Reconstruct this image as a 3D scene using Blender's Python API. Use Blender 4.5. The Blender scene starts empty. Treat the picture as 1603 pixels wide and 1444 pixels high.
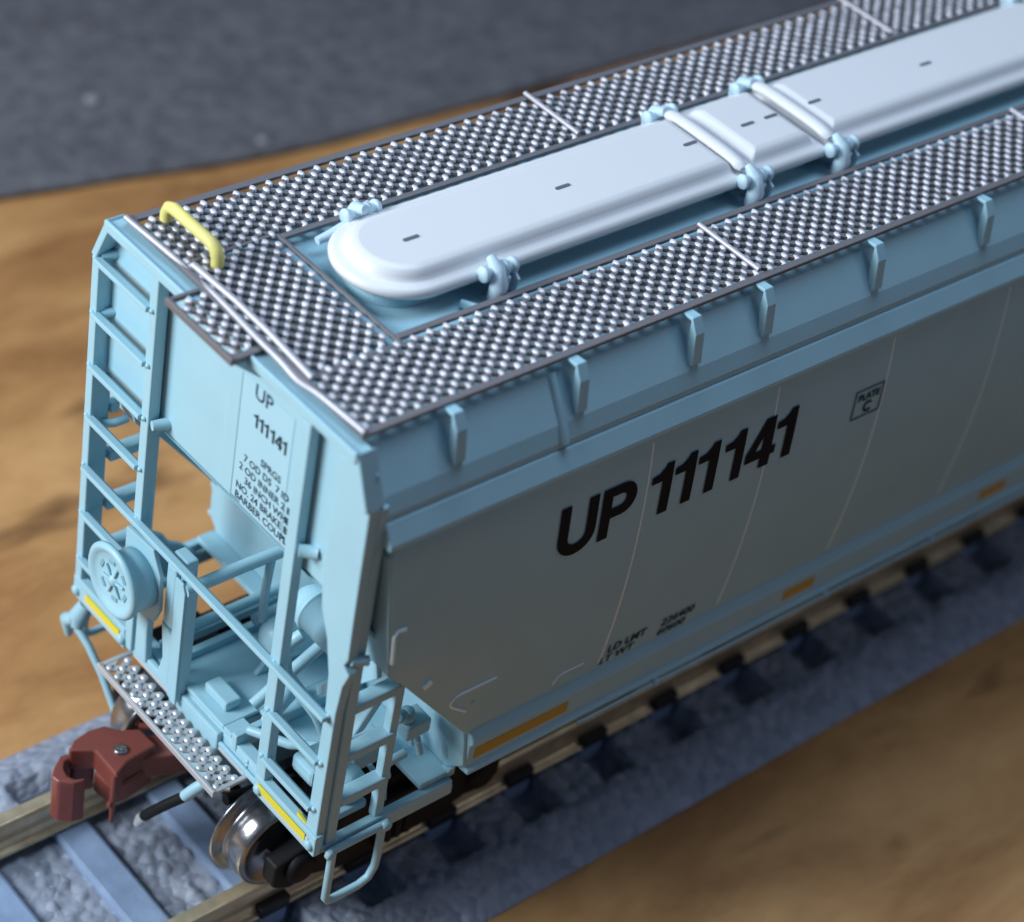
import bpy, bmesh, math, random
from mathutils import Vector, Matrix, noise
random.seed(7)
PI = math.pi
S = bpy.context.scene
COL = S.collection
# ------------------------------------------------------------------ camera
S.unit_settings.system = 'METRIC'
S.unit_settings.scale_length = 0.01          # one unit is one centimetre of the model
CAMP = Vector((-4.8515, -6.1402, 8.1651))
Rt = ((0.7555763, -0.63632351, 0.15555337), (-0.31782684, -0.5637508, -0.76234581), (0.5727919, 0.52657139, -0.62819743))
cd = bpy.data.cameras.new('camera'); cam = bpy.data.objects.new('camera', cd); COL.objects.link(cam)
m3 = Matrix(((Rt[0][0], -Rt[1][0], -Rt[2][0]), (Rt[0][1], -Rt[1][1], -Rt[2][1]), (Rt[0][2], -Rt[1][2], -Rt[2][2])))
cam.matrix_world = Matrix.Translation(CAMP) @ m3.to_4x4()
cd.sensor_fit = 'HORIZONTAL'; cd.sensor_width = 36; cd.lens = 36 * 3701.74 / 1603
cd.shift_x = (801.5 - 797.84) / 1603; cd.shift_y = (719.91 - 722) / 1603
cd.clip_start = 0.1; cd.clip_end = 500
cd.dof.use_dof = True; cd.dof.focus_distance = 10.65; cd.dof.aperture_fstop = 0.52
S.camera = cam
# ------------------------------------------------------------------ light
W = bpy.data.worlds.new('World'); S.world = W; W.use_nodes = True
bg = W.node_tree.nodes['Background']; bg.inputs[0].default_value = (0.42, 0.60, 1.0, 1); bg.inputs[1].default_value = 0.125
def area(name, loc, tgt, sx, sy, power, colr):
    l = bpy.data.lights.new(name, 'AREA'); l.shape = 'RECTANGLE'; l.size = sx; l.size_y = sy; l.energy = power; l.color = colr
    o = bpy.data.objects.new(name, l); COL.objects.link(o); o.location = loc
    o.rotation_euler = (Vector(tgt) - Vector(loc)).to_track_quat('-Z', 'Y').to_euler(); return o
area('window_light', (-12.0, 6.0, 8.5), (1, 0, .5), 7, 7, 3750, (0.86, 0.94, 1.0))
area('near_side_fill', (11.0, -11.0, 10.0), (2, 0, 0), 5, 5, 110, (1.0, 0.95, 0.9))  # unseen weak fill, added to raise glints on the near rail
area('overhead_fill', (3.5, 1.2, 15.0), (2, 0, 1), 8, 6, 1150, (0.64, 0.80, 1.0))  # unseen soft fill added overhead to lift the roof slopes
S.view_settings.view_transform = 'Standard'; S.view_settings.look = 'None'
S.view_settings.exposure = 0; S.view_settings.gamma = 1
# ------------------------------------------------------------------ materials
def mat(name, base, rough=.5, metal=0., bump=0., bscale=60., var=0., vscale=8., spec=.5, bdist=.01, det=4):
    m = bpy.data.materials.new(name); m.use_nodes = True; nt = m.node_tree; N = nt.nodes; L = nt.links
    b = N['Principled BSDF']; b.inputs['Base Color'].default_value = (*base, 1)
    b.inputs['Roughness'].default_value = rough; b.inputs['Metallic'].default_value = metal
    b.inputs['Specular IOR Level'].default_value = spec
    tc = N.new('ShaderNodeTexCoord')
    if var > 0:
        n = N.new('ShaderNodeTexNoise'); n.inputs['Scale'].default_value = vscale; n.inputs['Detail'].default_value = 5
        L.new(tc.outputs['Object'], n.inputs['Vector'])
        r = N.new('ShaderNodeValToRGB'); r.color_ramp.elements[0].position = .3; r.color_ramp.elements[1].position = .7
        r.color_ramp.elements[0].color = (*[c * (1 - var) for c in base], 1); r.color_ramp.elements[1].color = (*[min(1, c * (1 + var)) for c in base], 1)
        L.new(n.outputs['Fac'], r.inputs['Fac']); L.new(r.outputs['Color'], b.inputs['Base Color'])
    if bump > 0:
        n2 = N.new('ShaderNodeTexNoise'); n2.inputs['Scale'].default_value = bscale; n2.inputs['Detail'].default_value = det
        L.new(tc.outputs['Object'], n2.inputs['Vector'])
        bp = N.new('ShaderNodeBump'); bp.inputs['Strength'].default_value = bump; bp.inputs['Distance'].default_value = bdist
        L.new(n2.outputs['Fac'], bp.inputs['Height']); L.new(bp.outputs['Normal'], b.inputs['Normal'])
        mr = N.new('ShaderNodeMapRange'); mr.inputs[3].default_value = max(0, rough - .07); mr.inputs[4].default_value = rough + .1
        n3 = N.new('ShaderNodeTexNoise'); n3.inputs['Scale'].default_value = bscale / 12; L.new(tc.outputs['Object'], n3.inputs['Vector'])
        L.new(n3.outputs['Fac'], mr.inputs[0]); L.new(mr.outputs[0], b.inputs['Roughness'])
    return m
PAINT = mat('pale_blue_paint', (0.325, 0.55, 0.645), .38, bump=.22, bscale=110, var=.03, vscale=3, bdist=.004)
WHITE = mat('white_paint', (0.70, 0.71, 0.73), .38, bump=.08, bscale=60, bdist=.004)
WORN = mat('worn_steel', (0.50, 0.48, 0.52), .5, .6, bump=.3, bscale=50, bdist=.004)
STEEL = mat('etched_steel', (0.70, 0.69, 0.74), .55, .45, bump=.2, bscale=80, bdist=.004)
STEELF = mat('steel_edge', (0.20, 0.188, 0.20), .6, .5, bump=.2, bscale=60, bdist=.004)
YEL = mat('yellow_paint', (0.70, 0.63, 0.20), .5, bump=.1, bscale=60, var=.12, vscale=6, bdist=.004)
LABY = mat('yellow_label', (0.72, 0.62, 0.03), .45)
OCHRE = mat('ochre_label', (0.50, 0.30, 0.05), .55, spec=.2)
PALE = mat('toplit_fitting_paint', (0.50, 0.66, 0.75), .42, bump=.2, bscale=50, bdist=.004)  # body paint lightened to hold the light falling on the latches
DECAL = mat('decal_film', (0.345, 0.575, 0.685), .33)
LINE = mat('fine_line', (0.10, 0.22, 0.28), .5)
LABW = mat('pale_label', (0.50, 0.56, 0.58), .45)
INK = mat('black_print', (0.008, 0.010, 0.014), .6, spec=.08)
INKF = mat('faded_print', (0.02, 0.04, 0.055), .6, spec=.1)
SEAM = mat('ridge_highlight', (0.80, 0.95, 1.0), .4)  # paler body paint: the light caught by ridges is put into the colour
SLOT = mat('slot_grey', (0.12, 0.13, 0.15), .6)
BROWN = mat('red_brown_plastic', (0.20, 0.05, 0.038), .42, bump=.1, bscale=60, var=.08, vscale=6, bdist=.003)
BLACK = mat('black_plastic', (0.006, 0.006, 0.007), .6, spec=.25, bump=.2, bscale=50, bdist=.005)
NICKEL = mat('blackened_steel', (0.30, 0.30, 0.31), .22, .9, bump=.3, bscale=30, bdist=.004)
BRASS = mat('tarnished_brass', (0.66, 0.54, 0.36), .36, .7, bump=.3, bscale=20, var=.25, vscale=7, bdist=.004)
TIE = mat('grey_blue_tie', (0.24, 0.33, 0.49), .5, bump=.4, bscale=14, var=.18, vscale=5, bdist=.01)
RAILDARK = mat('rail_reflection_dark', (0.018, 0.018, 0.02), .6)
SILVER = mat('silver_tip', (0.7, 0.7, 0.7), .35, .6)
CAST = mat('dirty_bearing', (0.05, 0.035, 0.03), .7, bump=.5, bscale=30, bdist=.01)
def gravel_mat():
    m = mat('grey_gravel', (0.13, 0.15, 0.21), .65); nt = m.node_tree; N = nt.nodes; L = nt.links; b = N['Principled BSDF']
    tc = N.new('ShaderNodeTexCoord'); v = N.new('ShaderNodeTexVoronoi'); v.inputs['Scale'].default_value = 17
    L.new(tc.outputs['Object'], v.inputs['Vector'])
    r = N.new('ShaderNodeValToRGB'); r.color_ramp.elements[0].color = (.18, .21, .275, 1); r.color_ramp.elements[1].color = (.34, .38, .47, 1)
    L.new(v.outputs['Color'], r.inputs['Fac']); L.new(r.outputs['Color'], b.inputs['Base Color'])
    bp = N.new('ShaderNodeBump'); bp.inputs['Strength'].default_value = .45; bp.inputs['Distance'].default_value = .03; bp.invert = True
    L.new(v.outputs['Distance'], bp.inputs['Height']); L.new(bp.outputs['Normal'], b.inputs['Normal']); return m
GRAVEL = gravel_mat()
def wood_mat():
    m = mat('varnished_wood', (0.3, .17, .08), .45); nt = m.node_tree; N = nt.nodes; L = nt.links; b = N['Principled BSDF']
    tc = N.new('ShaderNodeTexCoord'); mp = N.new('ShaderNodeMapping'); mp.inputs['Rotation'].default_value = (0, 0, math.radians(22)); mp.inputs['Scale'].default_value = (.42, .95, 1)
    L.new(tc.outputs['Object'], mp.inputs['Vector'])
    n = N.new('ShaderNodeTexNoise'); n.inputs['Scale'].default_value = 1.3; n.inputs['Detail'].default_value = 9; n.inputs['Roughness'].default_value = .65; n.inputs['Distortion'].default_value = .35
    L.new(mp.outputs[0], n.inputs['Vector'])
    r = N.new('ShaderNodeValToRGB'); e = r.color_ramp.elements; e[0].position = .30; e[0].color = (.245, .100, .030, 1); e[1].position = .68; e[1].color = (.60, .325, .13, 1)
    k = r.color_ramp.elements.new(.5); k.color = (.44, .22, .078, 1)
    L.new(n.outputs['Fac'], r.inputs['Fac'])
    n2 = N.new('ShaderNodeTexNoise'); n2.inputs['Scale'].default_value = 1.1; n2.inputs['Detail'].default_value = 3; mp2 = N.new('ShaderNodeMapping'); mp2.inputs['Rotation'].default_value = (0, 0, math.radians(22)); mp2.inputs['Scale'].default_value = (.7, 1.6, 1)
    L.new(tc.outputs['Object'], mp2.inputs['Vector']); L.new(mp2.outputs[0], n2.inputs['Vector'])
    r2 = N.new('ShaderNodeValToRGB'); r2.color_ramp.elements[0].position = .30; r2.color_ramp.elements[0].color = (.32, .28, .25, 1); r2.color_ramp.elements[1].position = .43; r2.color_ramp.elements[1].color = (1, 1, 1, 1)
    L.new(n2.outputs['Fac'], r2.inputs['Fac'])
    mx = N.new('ShaderNodeMix'); mx.data_type = 'RGBA'; mx.blend_type = 'MULTIPLY'; mx.inputs[0].default_value = 1
    L.new(r.outputs['Color'], mx.inputs[6]); L.new(r2.outputs['Color'], mx.inputs[7]); L.new(mx.outputs[2], b.inputs['Base Color'])
    bp = N.new('ShaderNodeBump'); bp.inputs['Strength'].default_value = .15; bp.inputs['Distance'].default_value = .03
    L.new(n.outputs['Fac'], bp.inputs['Height']); L.new(bp.outputs['Normal'], b.inputs['Normal']); return m
WOOD = wood_mat()
def felt_mat():
    m = mat('dark_grey_felt', (.075, .078, .095), .9); nt = m.node_tree; N = nt.nodes; L = nt.links; b = N['Principled BSDF']
    tc = N.new('ShaderNodeTexCoord'); n = N.new('ShaderNodeTexNoise'); n.inputs['Scale'].default_value = 7; n.inputs['Detail'].default_value = 6; n.inputs['Roughness'].default_value = .75
    L.new(tc.outputs['Object'], n.inputs['Vector'])
    r = N.new('ShaderNodeValToRGB'); r.color_ramp.elements[0].position = .36; r.color_ramp.elements[0].color = (.074, .072, .082, 1); r.color_ramp.elements[1].position = .66; r.color_ramp.elements[1].color = (.16, .157, .172, 1)
    L.new(n.outputs['Fac'], r.inputs['Fac']); L.new(r.outputs['Color'], b.inputs['Base Color'])
    bp = N.new('ShaderNodeBump'); bp.inputs['Strength'].default_value = .6; bp.inputs['Distance'].default_value = .05
    L.new(n.outputs['Fac'], bp.inputs['Height']); L.new(bp.outputs['Normal'], b.inputs['Normal']); return m
FELT = felt_mat()
# ------------------------------------------------------------------ mesh helpers
class MB:
    def __init__(s): s.v = []; s.f = []; s.sm = []
    def add(s, vs, fs, smooth=False):
        o = len(s.v); s.v += [tuple(p) for p in vs]; s.f += [tuple(i + o for i in f) for f in fs]; s.sm += [smooth] * len(fs); return s
    def box(s, x0, x1, y0, y1, z0, z1):
        return s.add([(x, y, z) for x in (x0, x1) for y in (y0, y1) for z in (z0, z1)],
                     [(0, 1, 3, 2), (4, 6, 7, 5), (0, 4, 5, 1), (2, 3, 7, 6), (0, 2, 6, 4), (1, 5, 7, 3)])
    def obox(s, c, ax, ay, az):          # oriented box: centre and three half-axis vectors
        c, ax, ay, az = map(Vector, (c, ax, ay, az))
        return s.add([c + i * ax + j * ay + k * az for i in (-1, 1) for j in (-1, 1) for k in (-1, 1)],
                     [(0, 1, 3, 2), (4, 6, 7, 5), (0, 4, 5, 1), (2, 3, 7, 6), (0, 2, 6, 4), (1, 5, 7, 3)])
    def prism(s, poly, axis, a, b):      # poly is 2-D in the two other axes (in x,y,z order)
        def P(p, t):
            l = list(p); l.insert('xyz'.index(axis), t); return l
        n = len(poly); vs = [P(p, a) for p in poly] + [P(p, b) for p in poly]
        fs = [tuple(range(n)), tuple(range(2 * n - 1, n - 1, -1))] + [(i, i + n, (i + 1) % n + n, (i + 1) % n) for i in range(n)]
        return s.add(vs, fs)
    def tube(s, pts, r, n=10, closed=False, sq=1.0):
        pts = [Vector(p) for p in pts]; rings = []; m = len(pts)
        up = None
        for i, p in enumerate(pts):
            a = pts[i - 1] if (i > 0 or closed) else p; b = pts[(i + 1) % m] if (i < m - 1 or closed) else p
            t = (b - a).normalized()
            if up is None:
                up = Vector((0, 0, 1)) if abs(t.z) < .9 else Vector((1, 0, 0))
            u = t.cross(up).normalized(); w = u.cross(t).normalized(); up = w
            rr = r[i] if isinstance(r, (list, tuple)) else r
            rings.append([p + u * rr * math.cos(2 * PI * k / n) + w * rr * sq * math.sin(2 * PI * k / n) for k in range(n)])
        vs = [q for rg in rings for q in rg]; fs = []
        for i in range(m - 1 if not closed else m):
            j = (i + 1) % m
            fs += [(i * n + k, i * n + (k + 1) % n, j * n + (k + 1) % n, j * n + k) for k in range(n)]
        s.add(vs, fs, True)
        if not closed: s.add(rings[0], [tuple(range(n))]); s.add(rings[-1], [tuple(range(n - 1, -1, -1))])
        return s
    def lathe(s, c, axis, prof, n=40, smooth=True):    # prof: (radius, distance along axis)
        c = Vector(c); t = Vector(axis).normalized(); up = Vector((0, 0, 1)) if abs(t.z) < .9 else Vector((1, 0, 0))
        u = t.cross(up).normalized(); w = t.cross(u)
        vs = [c + t * d + (u * math.cos(2 * PI * k / n) + w * math.sin(2 * PI * k / n)) * r for r, d in prof for k in range(n)]
        fs = [(i * n + k, i * n + (k + 1) % n, (i + 1) * n + (k + 1) % n, (i + 1) * n + k) for i in range(len(prof) - 1) for k in range(n)]
        s.add(vs, fs, smooth); return s
    def extr(s, prof, x0, x1, close=False):   # open (y,z) profile pulled along x
        n = len(prof); vs = [(x0, y, z) for y, z in prof] + [(x1, y, z) for y, z in prof]
        fs = [(i, i + 1, n + i + 1, n + i) for i in range(n - 1)]
        if close: fs.append((n - 1, 0, n, 2 * n - 1)); fs += [tuple(range(n - 1, -1, -1)), tuple(range(n, 2 * n))]
        return s.add(vs, fs)
    def build(s, name, m, parent=None, bevel=0., seg=2, smooth=False, solid=0., loc=None, fix=True, offs=0.):
        me = bpy.data.meshes.new(name); me.from_pydata(s.v, [], s.f)
        for p, k in zip(me.polygons, s.sm): p.use_smooth = k or smooth
        me.materials.append(m)
        if fix:
            bm = bmesh.new(); bm.from_mesh(me); bmesh.ops.recalc_face_normals(bm, faces=bm.faces); bm.to_mesh(me); bm.free()
        o = bpy.data.objects.new(name, me); COL.objects.link(o)
        if parent: o.parent = parent
        if loc: o.location = loc
        if solid:
            q = o.modifiers.new('solid', 'SOLIDIFY'); q.thickness = solid; q.offset = offs
        if bevel:
            q = o.modifiers.new('bevel', 'BEVEL'); q.width = bevel; q.segments = seg; q.limit_method = 'ANGLE'; q.angle_limit = math.radians(35)
            q.harden_normals = False
        return o
def tag(o, label=None, cat=None, group=None, kind=None):
    for k, v in (('label', label), ('category', cat), ('group', group), ('kind', kind)):
        if v: o[k] = v
    return o
def empty(name, loc=(0, 0, 0)):
    o = bpy.data.objects.new(name, None); o.empty_display_size = .2; COL.objects.link(o); o.location = loc; return o
def arc(cx, cy, r, a0, a1, n):
    return [(cx + r * math.cos(math.radians(a0 + (a1 - a0) * i / n)), cy + r * math.sin(math.radians(a0 + (a1 - a0) * i / n))) for i in range(n + 1)]
def glyph_text(txt, size, bold=0.0, spacing=1.0, align='LEFT'):
    c = bpy.data.curves.new('t', 'FONT'); c.body = txt; c.size = size; c.offset = bold; c.space_character = spacing; c.align_x = align; c.resolution_u = 3
    o = bpy.data.objects.new('t', c); COL.objects.link(o); dg = bpy.context.evaluated_depsgraph_get()
    me = bpy.data.meshes.new_from_object(o.evaluated_get(dg)); vs = [(v.co.x, v.co.y) for v in me.vertices]; fs = [tuple(p.vertices) for p in me.polygons]
    bpy.data.objects.remove(o); bpy.data.curves.remove(c); return vs, fs
ZT, ZR, ZB = -1.12, -0.76, 0.0       # table top, rail head, car sill bottom
XE = 11.4
# ------------------------------------------------------------------ table and mat
tag(MB().box(-60, 70, -60, 70, ZT - 2, ZT).build('table_top', WOOD), kind='structure')
mb = MB()
# mat edge runs roughly along x with a slight slant, ragged felt edge
edge = []
ctrl = [(-30.0, 9.373), (2.297, 5.523), (3.203, 5.307), (4.303, 5.071), (5.813, 5.008), (6.875, 4.969), (7.805, 4.936), (60.0, 3.084)]
def edge_y(x):
    for (xa, ya), (xb, yb) in zip(ctrl, ctrl[1:]):
        if x <= xb: return ya + (yb - ya) * (x - xa) / (xb - xa)
    return ctrl[-1][1]
for i in range(361):
    x = -30 + i * .25
    y = sum(edge_y(x + q * .35) for q in (-2, -1, 0, 1, 2)) / 5 + .02 * noise.noise(Vector((x * 1.7, 0, 0))) + .02 * noise.noise(Vector((x * .6, 3, 0)))
    edge.append((x, y))
mb.prism(edge + [(60, 50), (-30, 50)], 'z', ZT + .004, ZT + .07)
felt = mb.build('felt_mat', FELT, bevel=.03); tag(felt, 'dark grey felt mat lying on the wooden table behind the car', 'mat')
LINT = mat('lint', (.24, .235, .24), .9)
for (x, y, r, lb) in ((3.474, 6.223, .06, 'larger pale lint speck on the grey felt mat, farther from the table edge'), (4.277, 5.232, .045, 'smaller pale lint speck at the very edge of the grey felt mat')):
    fm = MB(); fm.lathe((0, 0, 0), (0, 0, 1), [(0, 0), (r, .003), (r * 1.1, .015), (r * .6, .03), (0, .035)], 10)
    tag(fm.build('lint_speck', LINT, None, loc=(x, y, ZT + .071)), lb, 'lint', 'lint specks on the felt mat')
# ------------------------------------------------------------------ track
track = empty('railway_track', (0, 0, ZT)); tag(track, 'grey model railway track with brass rails under the hopper car', 'track')
def kid(o, parent, base):
    o.location = -Vector(base); o.parent = parent; return o
TB = (0, 0, ZT)
PITCH = .53; T0 = -.345
def tie_u(x): return abs(((x - T0 + PITCH / 2) % PITCH) - PITCH / 2)
nx, ny = 620, 120; x0, x1 = -2.6, 9.8
vs = []; fs = []
for i in range(nx + 1):
    x = x0 + (x1 - x0) * i / nx
    for j in range(ny + 1):
        y = -1.10 + 2.20 * j / ny; a = abs(y)
        g = noise.noise(Vector((x * 9, y * 9, 0))) * .030 + noise.noise(Vector((x * 19, y * 19, 4))) * .012
        g = abs(g) * 1.2
        z = -1.0 + g
        if a > .56: z = -.965 + g
        if .50 < a < .80 and tie_u(x) < .115: z = -1.10
        elif .46 < a < .56: z = -1.03
        if a > .88: z = -.965 + (a - .88) / .22 * (-.15) + g * .5
        if a > 1.095: z = ZT + .006
        vs.append((x, y, max(z, ZT + .004)))
for i in range(nx):
    for j in range(ny):
        a = i * (ny + 1) + j; fs.append((a, a + ny + 1, a + ny + 2, a + 1))
kid(MB().add(vs, fs, True).build('roadbed', GRAVEL, fix=False), track, TB)
for sy in (-1, 1):
    prof = [(-.09, 0), (.09, 0), (.09, .02), (.04, .04), (.034, .09), (.042, .12), (.042, .165), (.034, .18), (-.034, .18), (-.046, .165), (-.050, .12), (-.046, .07), (-.058, .035), (-.09, .02)]
    r = MB().extr([(p[0] + sy * .49, p[1] + ZR - .18) for p in prof], -2.6, 9.8, True).build('rail', BRASS, bevel=.006)
    kid(r, track, TB)
k = 0
x = T0 - 4 * PITCH
tieproto = None; darkproto = None
while x < 9.7:
    if tieproto is None:
        t = MB(); t.box(-.095, .095, -.57, .57, -1.08, -.945)
        tieproto = t.build('sleeper', TIE, bevel=.02); o = tieproto
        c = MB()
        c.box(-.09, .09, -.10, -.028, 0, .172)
        darkproto = c.build('rail_dark_block', RAILDARK, bevel=.012); q = darkproto  # dark blocks added to stand for dark reflections along the rail side
        o.parent = track; q.parent = track
    else:
        o = tieproto.copy(); COL.objects.link(o); o.parent = track
        q = darkproto.copy(); COL.objects.link(q); q.parent = track
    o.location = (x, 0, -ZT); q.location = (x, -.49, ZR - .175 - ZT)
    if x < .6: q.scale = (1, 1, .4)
    x += PITCH
# ------------------------------------------------------------------ hopper car
car = empty('covered_hopper_car', (0, 0, 0))
tag(car, 'pale blue model covered hopper railway car lettered UP 111141', 'railway car')
BULGE = .05
def side_y(z):
    if z > 1.83: return 1.0
    if z < .40: return 1.0
    return 1.0 + BULGE * max(0.0, math.sin(PI * (z - .40) / 1.43)) ** .8
def xl(z):
    pts = [(1.86, .185), (1.78, .135), (1.40, .165), (1.115, .20), (.376, .80), (.05, .82)]
    if z >= pts[0][0]: return pts[0][1]
    for a, b in zip(pts, pts[1:]):
        if z >= b[0]: return a[1] + (b[1] - a[1]) * (a[0] - z) / (a[0] - b[0])
    return .82
zs = sorted(set([1.86, 1.845, 1.78, 1.115, .40, .376] + [.40 + 1.43 * i / 30 for i in range(31)]), reverse=True)
for sy in (-1, 1):
    vs = []; fs = []
    for z in zs:
        y = sy * side_y(z)
        for xx in (xl(z), 1.2 if z > .0 else 1.2, 3, 5, 7, 9, XE - .2): vs.append((xx, y, z))
    for i in range(len(zs) - 1):
        for j in range(6): a = i * 7 + j; fs.append((a, a + 1, a + 8, a + 7))
    o = MB().add(vs, fs, True).build('side_sheet', PAINT, car, solid=.05, bevel=.01)
    # solidify inwards
    o.modifiers['solid'].offset = 0
    for k, wx in enumerate((1.6, 2.4, 3.2, 4.07, 4.9, 5.7, 6.5, 7.3)):
        pts = [(wx, sy * (side_y(z) + .0246), z) for z in [1.80 - i * (1.37 / 24) for i in range(25)]]
        MB().tube(pts, .0052 if k % 2 == 0 else .0044, 8).build('weld_seam', SEAM, o)
    fm = MB(); hs = [1.86, 1.78, 1.6, 1.4, 1.25, 1.115, 1.03]
    for a, b in zip(hs, hs[1:]):
        fm.add([(xl(a) - .006, sy * (side_y(a) + .02), a), (xl(a) - .006, sy * .86, a), (xl(b) - .006, sy * .86, b), (xl(b) - .006, sy * (side_y(b) + .02), b)], [(0, 1, 2, 3)])
    fm.build('edge_flange', PAINT, o, solid=.012)
    # top chord
    pr = [(.985, 1.955), (1.0, 1.955), (1.052, 1.872), (1.056, 1.85), (1.045, 1.838), (.97, 1.838), (.96, 1.95)]
    MB().extr([(sy * a, b) for a, b in pr], .10, XE - .2, True).build('top_chord', PAINT, car, bevel=.006)
    pr = [(.985, .43), (1.012, .40), (1.040, .365), (1.056, .335), (1.060, .318), (1.052, .305), (1.042, .295), (1.040, .150), (1.062, .142), (1.062, .118), (.98, .112), (.96, .40)]
    ss = MB().extr([(sy * a, b) for a, b in pr], .82, XE - .2, True).build('side_sill', PAINT, car, bevel=.008)
    for k, xx in enumerate((2.02, 3.25, 4.1, 5.3)):
        MB().tube([(xx, sy * 1.055, .12), (xx, sy * 1.08, .135), (xx, sy * 1.08, .105)], .014, 8).build('eye_bolt', PAINT, ss)
    MB().tube([(1.5, sy * 1.075, .112), (7, sy * 1.075, .112)], .007, 8).build('release_rod', PAINT, ss)
    for a, b in ((.86, 1.44), (2.93, 3.16), (4.5, 4.72), (6.2, 6.4)):
        MB().box(a, b, *sorted((sy * 1.041, sy * 1.0445)), .20, .265).build('yellow_label', OCHRE, ss)
    # raised hand-hole patch and stencil plate low on the sheet
    yy = lambda z: sy * (side_y(z) + .0255)
    path = [(.87, .745), (.66, .748), (.63, .742), (.612, .713), (.618, .69), (.640, .665), (.73, .59)]
    MB().tube([(a, yy(b), b) for a, b in path], .008, 6).build('patch_rim', SEAM, o)
    MB().lathe((.757, yy(.635) - sy * .004, .635), (0, sy, 0), [(0, .008), (.014, .008), (.018, 0)], 12).build('rivet', PAINT, o)
    path = [(1.48, .498), (1.35, .502), (1.32, .49), (1.304, .445)]
    MB().tube([(a, yy(b), b) for a, b in path], .006, 6).build('patch_rim', SEAM, o)
    MB().tube([(.245, yy(1.36), 1.365), (.20, yy(1.36), 1.372), (.185, yy(1.35), 1.35), (.195, yy(1.2), 1.19)], .010, 8).build('grab_loop', SEAM, o)
    MB().obox((.43, yy(.94), .94), (.02, 0, .012), (0, .01, 0), (-.006, 0, .012)).build('lug', SEAM, o)
    if sy < 0: near_sheet = o
# far end wall
MB().prism([(-1, .1), (1, .1), (1, 1.95), (.9, 2.25), (-.9, 2.25), (-1, 1.95)], 'x', XE - .2, XE - .15).build('end_sheet', PAINT, car)
# ---- roof
prof = [(-.985, 1.955), (-.985, 1.99), (-.955, 2.065), (-.835, 2.245), (-.79, 2.272), (-.46, 2.255), (0, 2.262), (.46, 2.255), (.79, 2.272), (.835, 2.245), (.955, 2.065), (.985, 1.99), (.985, 1.955)]
roof = MB().extr(prof, .07, XE - .16).build('roof', PAINT, car, solid=.012, bevel=.02, seg=3)
for sy in (-1, 1):
    MB().tube([(1.06, sy * .83, 2.255), (1.06, sy * .965, 2.05), (1.06, sy * .992, 1.985)], .024, 8).build('roof_rib', PAINT, roof)
    MB().tube([(6.6, sy * .90, 2.245), (6.6, sy * .985, 2.09), (6.6, sy * .996, 1.975)], .020, 8).build('roof_rib', PAINT, roof)
# brackets that carry the roof walk
bk = MB(); t = .028
pl = [(-.90, 2.300), (-.845, 2.300), (-.845, 2.312), (-.905, 2.318), (-.945, 2.25), (-.968, 2.10), (-.935, 2.06), (-.905, 2.20)]
bk.prism(pl, 'x', -t, t)
proto = None
for bx in (.49, 1.16, 1.84, 2.29, 3.03, 3.82, 4.6, 5.35, 6.1, 6.9):
    for sy in (-1,):
        if proto is None: proto = bk.build('walkway_bracket', PAINT, car, bevel=.004); o = proto
        else: o = proto.copy(); COL.objects.link(o); o.parent = car
        o.location = (bx, 0, 0); o.scale = (1, -sy, 1) if sy > 0 else (1, 1, 1)
# ---- roof walk of etched metal
def lattice(m, b, x0, x1, y0, y1, ax, ay, zt, rot=False, clip=None, ph=0.):
    """nodes on a centred lattice with pitch ax (x) and ay (y); bumps in b, thin bars in m"""
    pts = []
    nxp = int((x1 - x0) / (ax / 2)) + 1; nyp = int((y1 - y0) / (ay / 2)) + 1
    for i in range(nxp):
        for j in range(nyp):
            if (i + j) % 2: continue
            x = x0 + i * ax / 2; y = y0 + j * ay / 2
            if clip and not clip(x, y): continue
            pts.append((x, y, i, j))
    keys = {(p[2], p[3]) for p in pts}
    hw = .0105
    for x, y, i, j in pts:
        jx, jy = x + random.uniform(-.0015, .0015), y + random.uniform(-.0015, .0015)
        zz = zt + random.uniform(-.004, .002)
        # bump: low stretched dome
        rx, ry = (.0145, .0235) if not rot else (.0155, .0215)
        n = 8; vs = []
        for rr, hh in ((1.0, -.010), (.86, .003), (.55, .006)):
            vs += [(jx + rx * rr * math.cos(2 * PI * k / n), jy + ry * rr * math.sin(2 * PI * k / n), zz + hh) for k in range(n)]
        vs.append((jx, jy, zz + .007)); fs = []
        for q in range(2): fs += [(q * n + k, q * n + (k + 1) % n, (q + 1) * n + (k + 1) % n, (q + 1) * n + k) for k in range(n)]
        fs += [(2 * n + k, 2 * n + (k + 1) % n, 3 * n) for k in range(n)]
        b.add(vs, fs, True)
        for di, dj in ((1, 1), (1, -1)):
            if (i + di, j + dj) in keys:
                X, Y = x + di * ax / 2, y + dj * ay / 2
                d = Vector((X - x, Y - y, 0)).normalized(); p = Vector((-d.y, d.x, 0)) * hw
                m.add([(x + p.x, y + p.y, zt), (x - p.x, y - p.y, zt), (X - p.x, Y - p.y, zt), (X + p.x, Y + p.y, zt),
                       (x + p.x, y + p.y, zt - .018), (x - p.x, y - p.y, zt - .018), (X - p.x, Y - p.y, zt - .018), (X + p.x, Y + p.y, zt - .018)],
                      [(0, 1, 2, 3), (4, 7, 6, 5), (0, 4, 5, 1), (2, 6, 7, 3), (1, 5, 6, 2), (3, 7, 4, 0)])
ZW = 2.325
walk = MB().box(.05, .075, -.845, .845, ZW - .02, ZW + .008)
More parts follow.
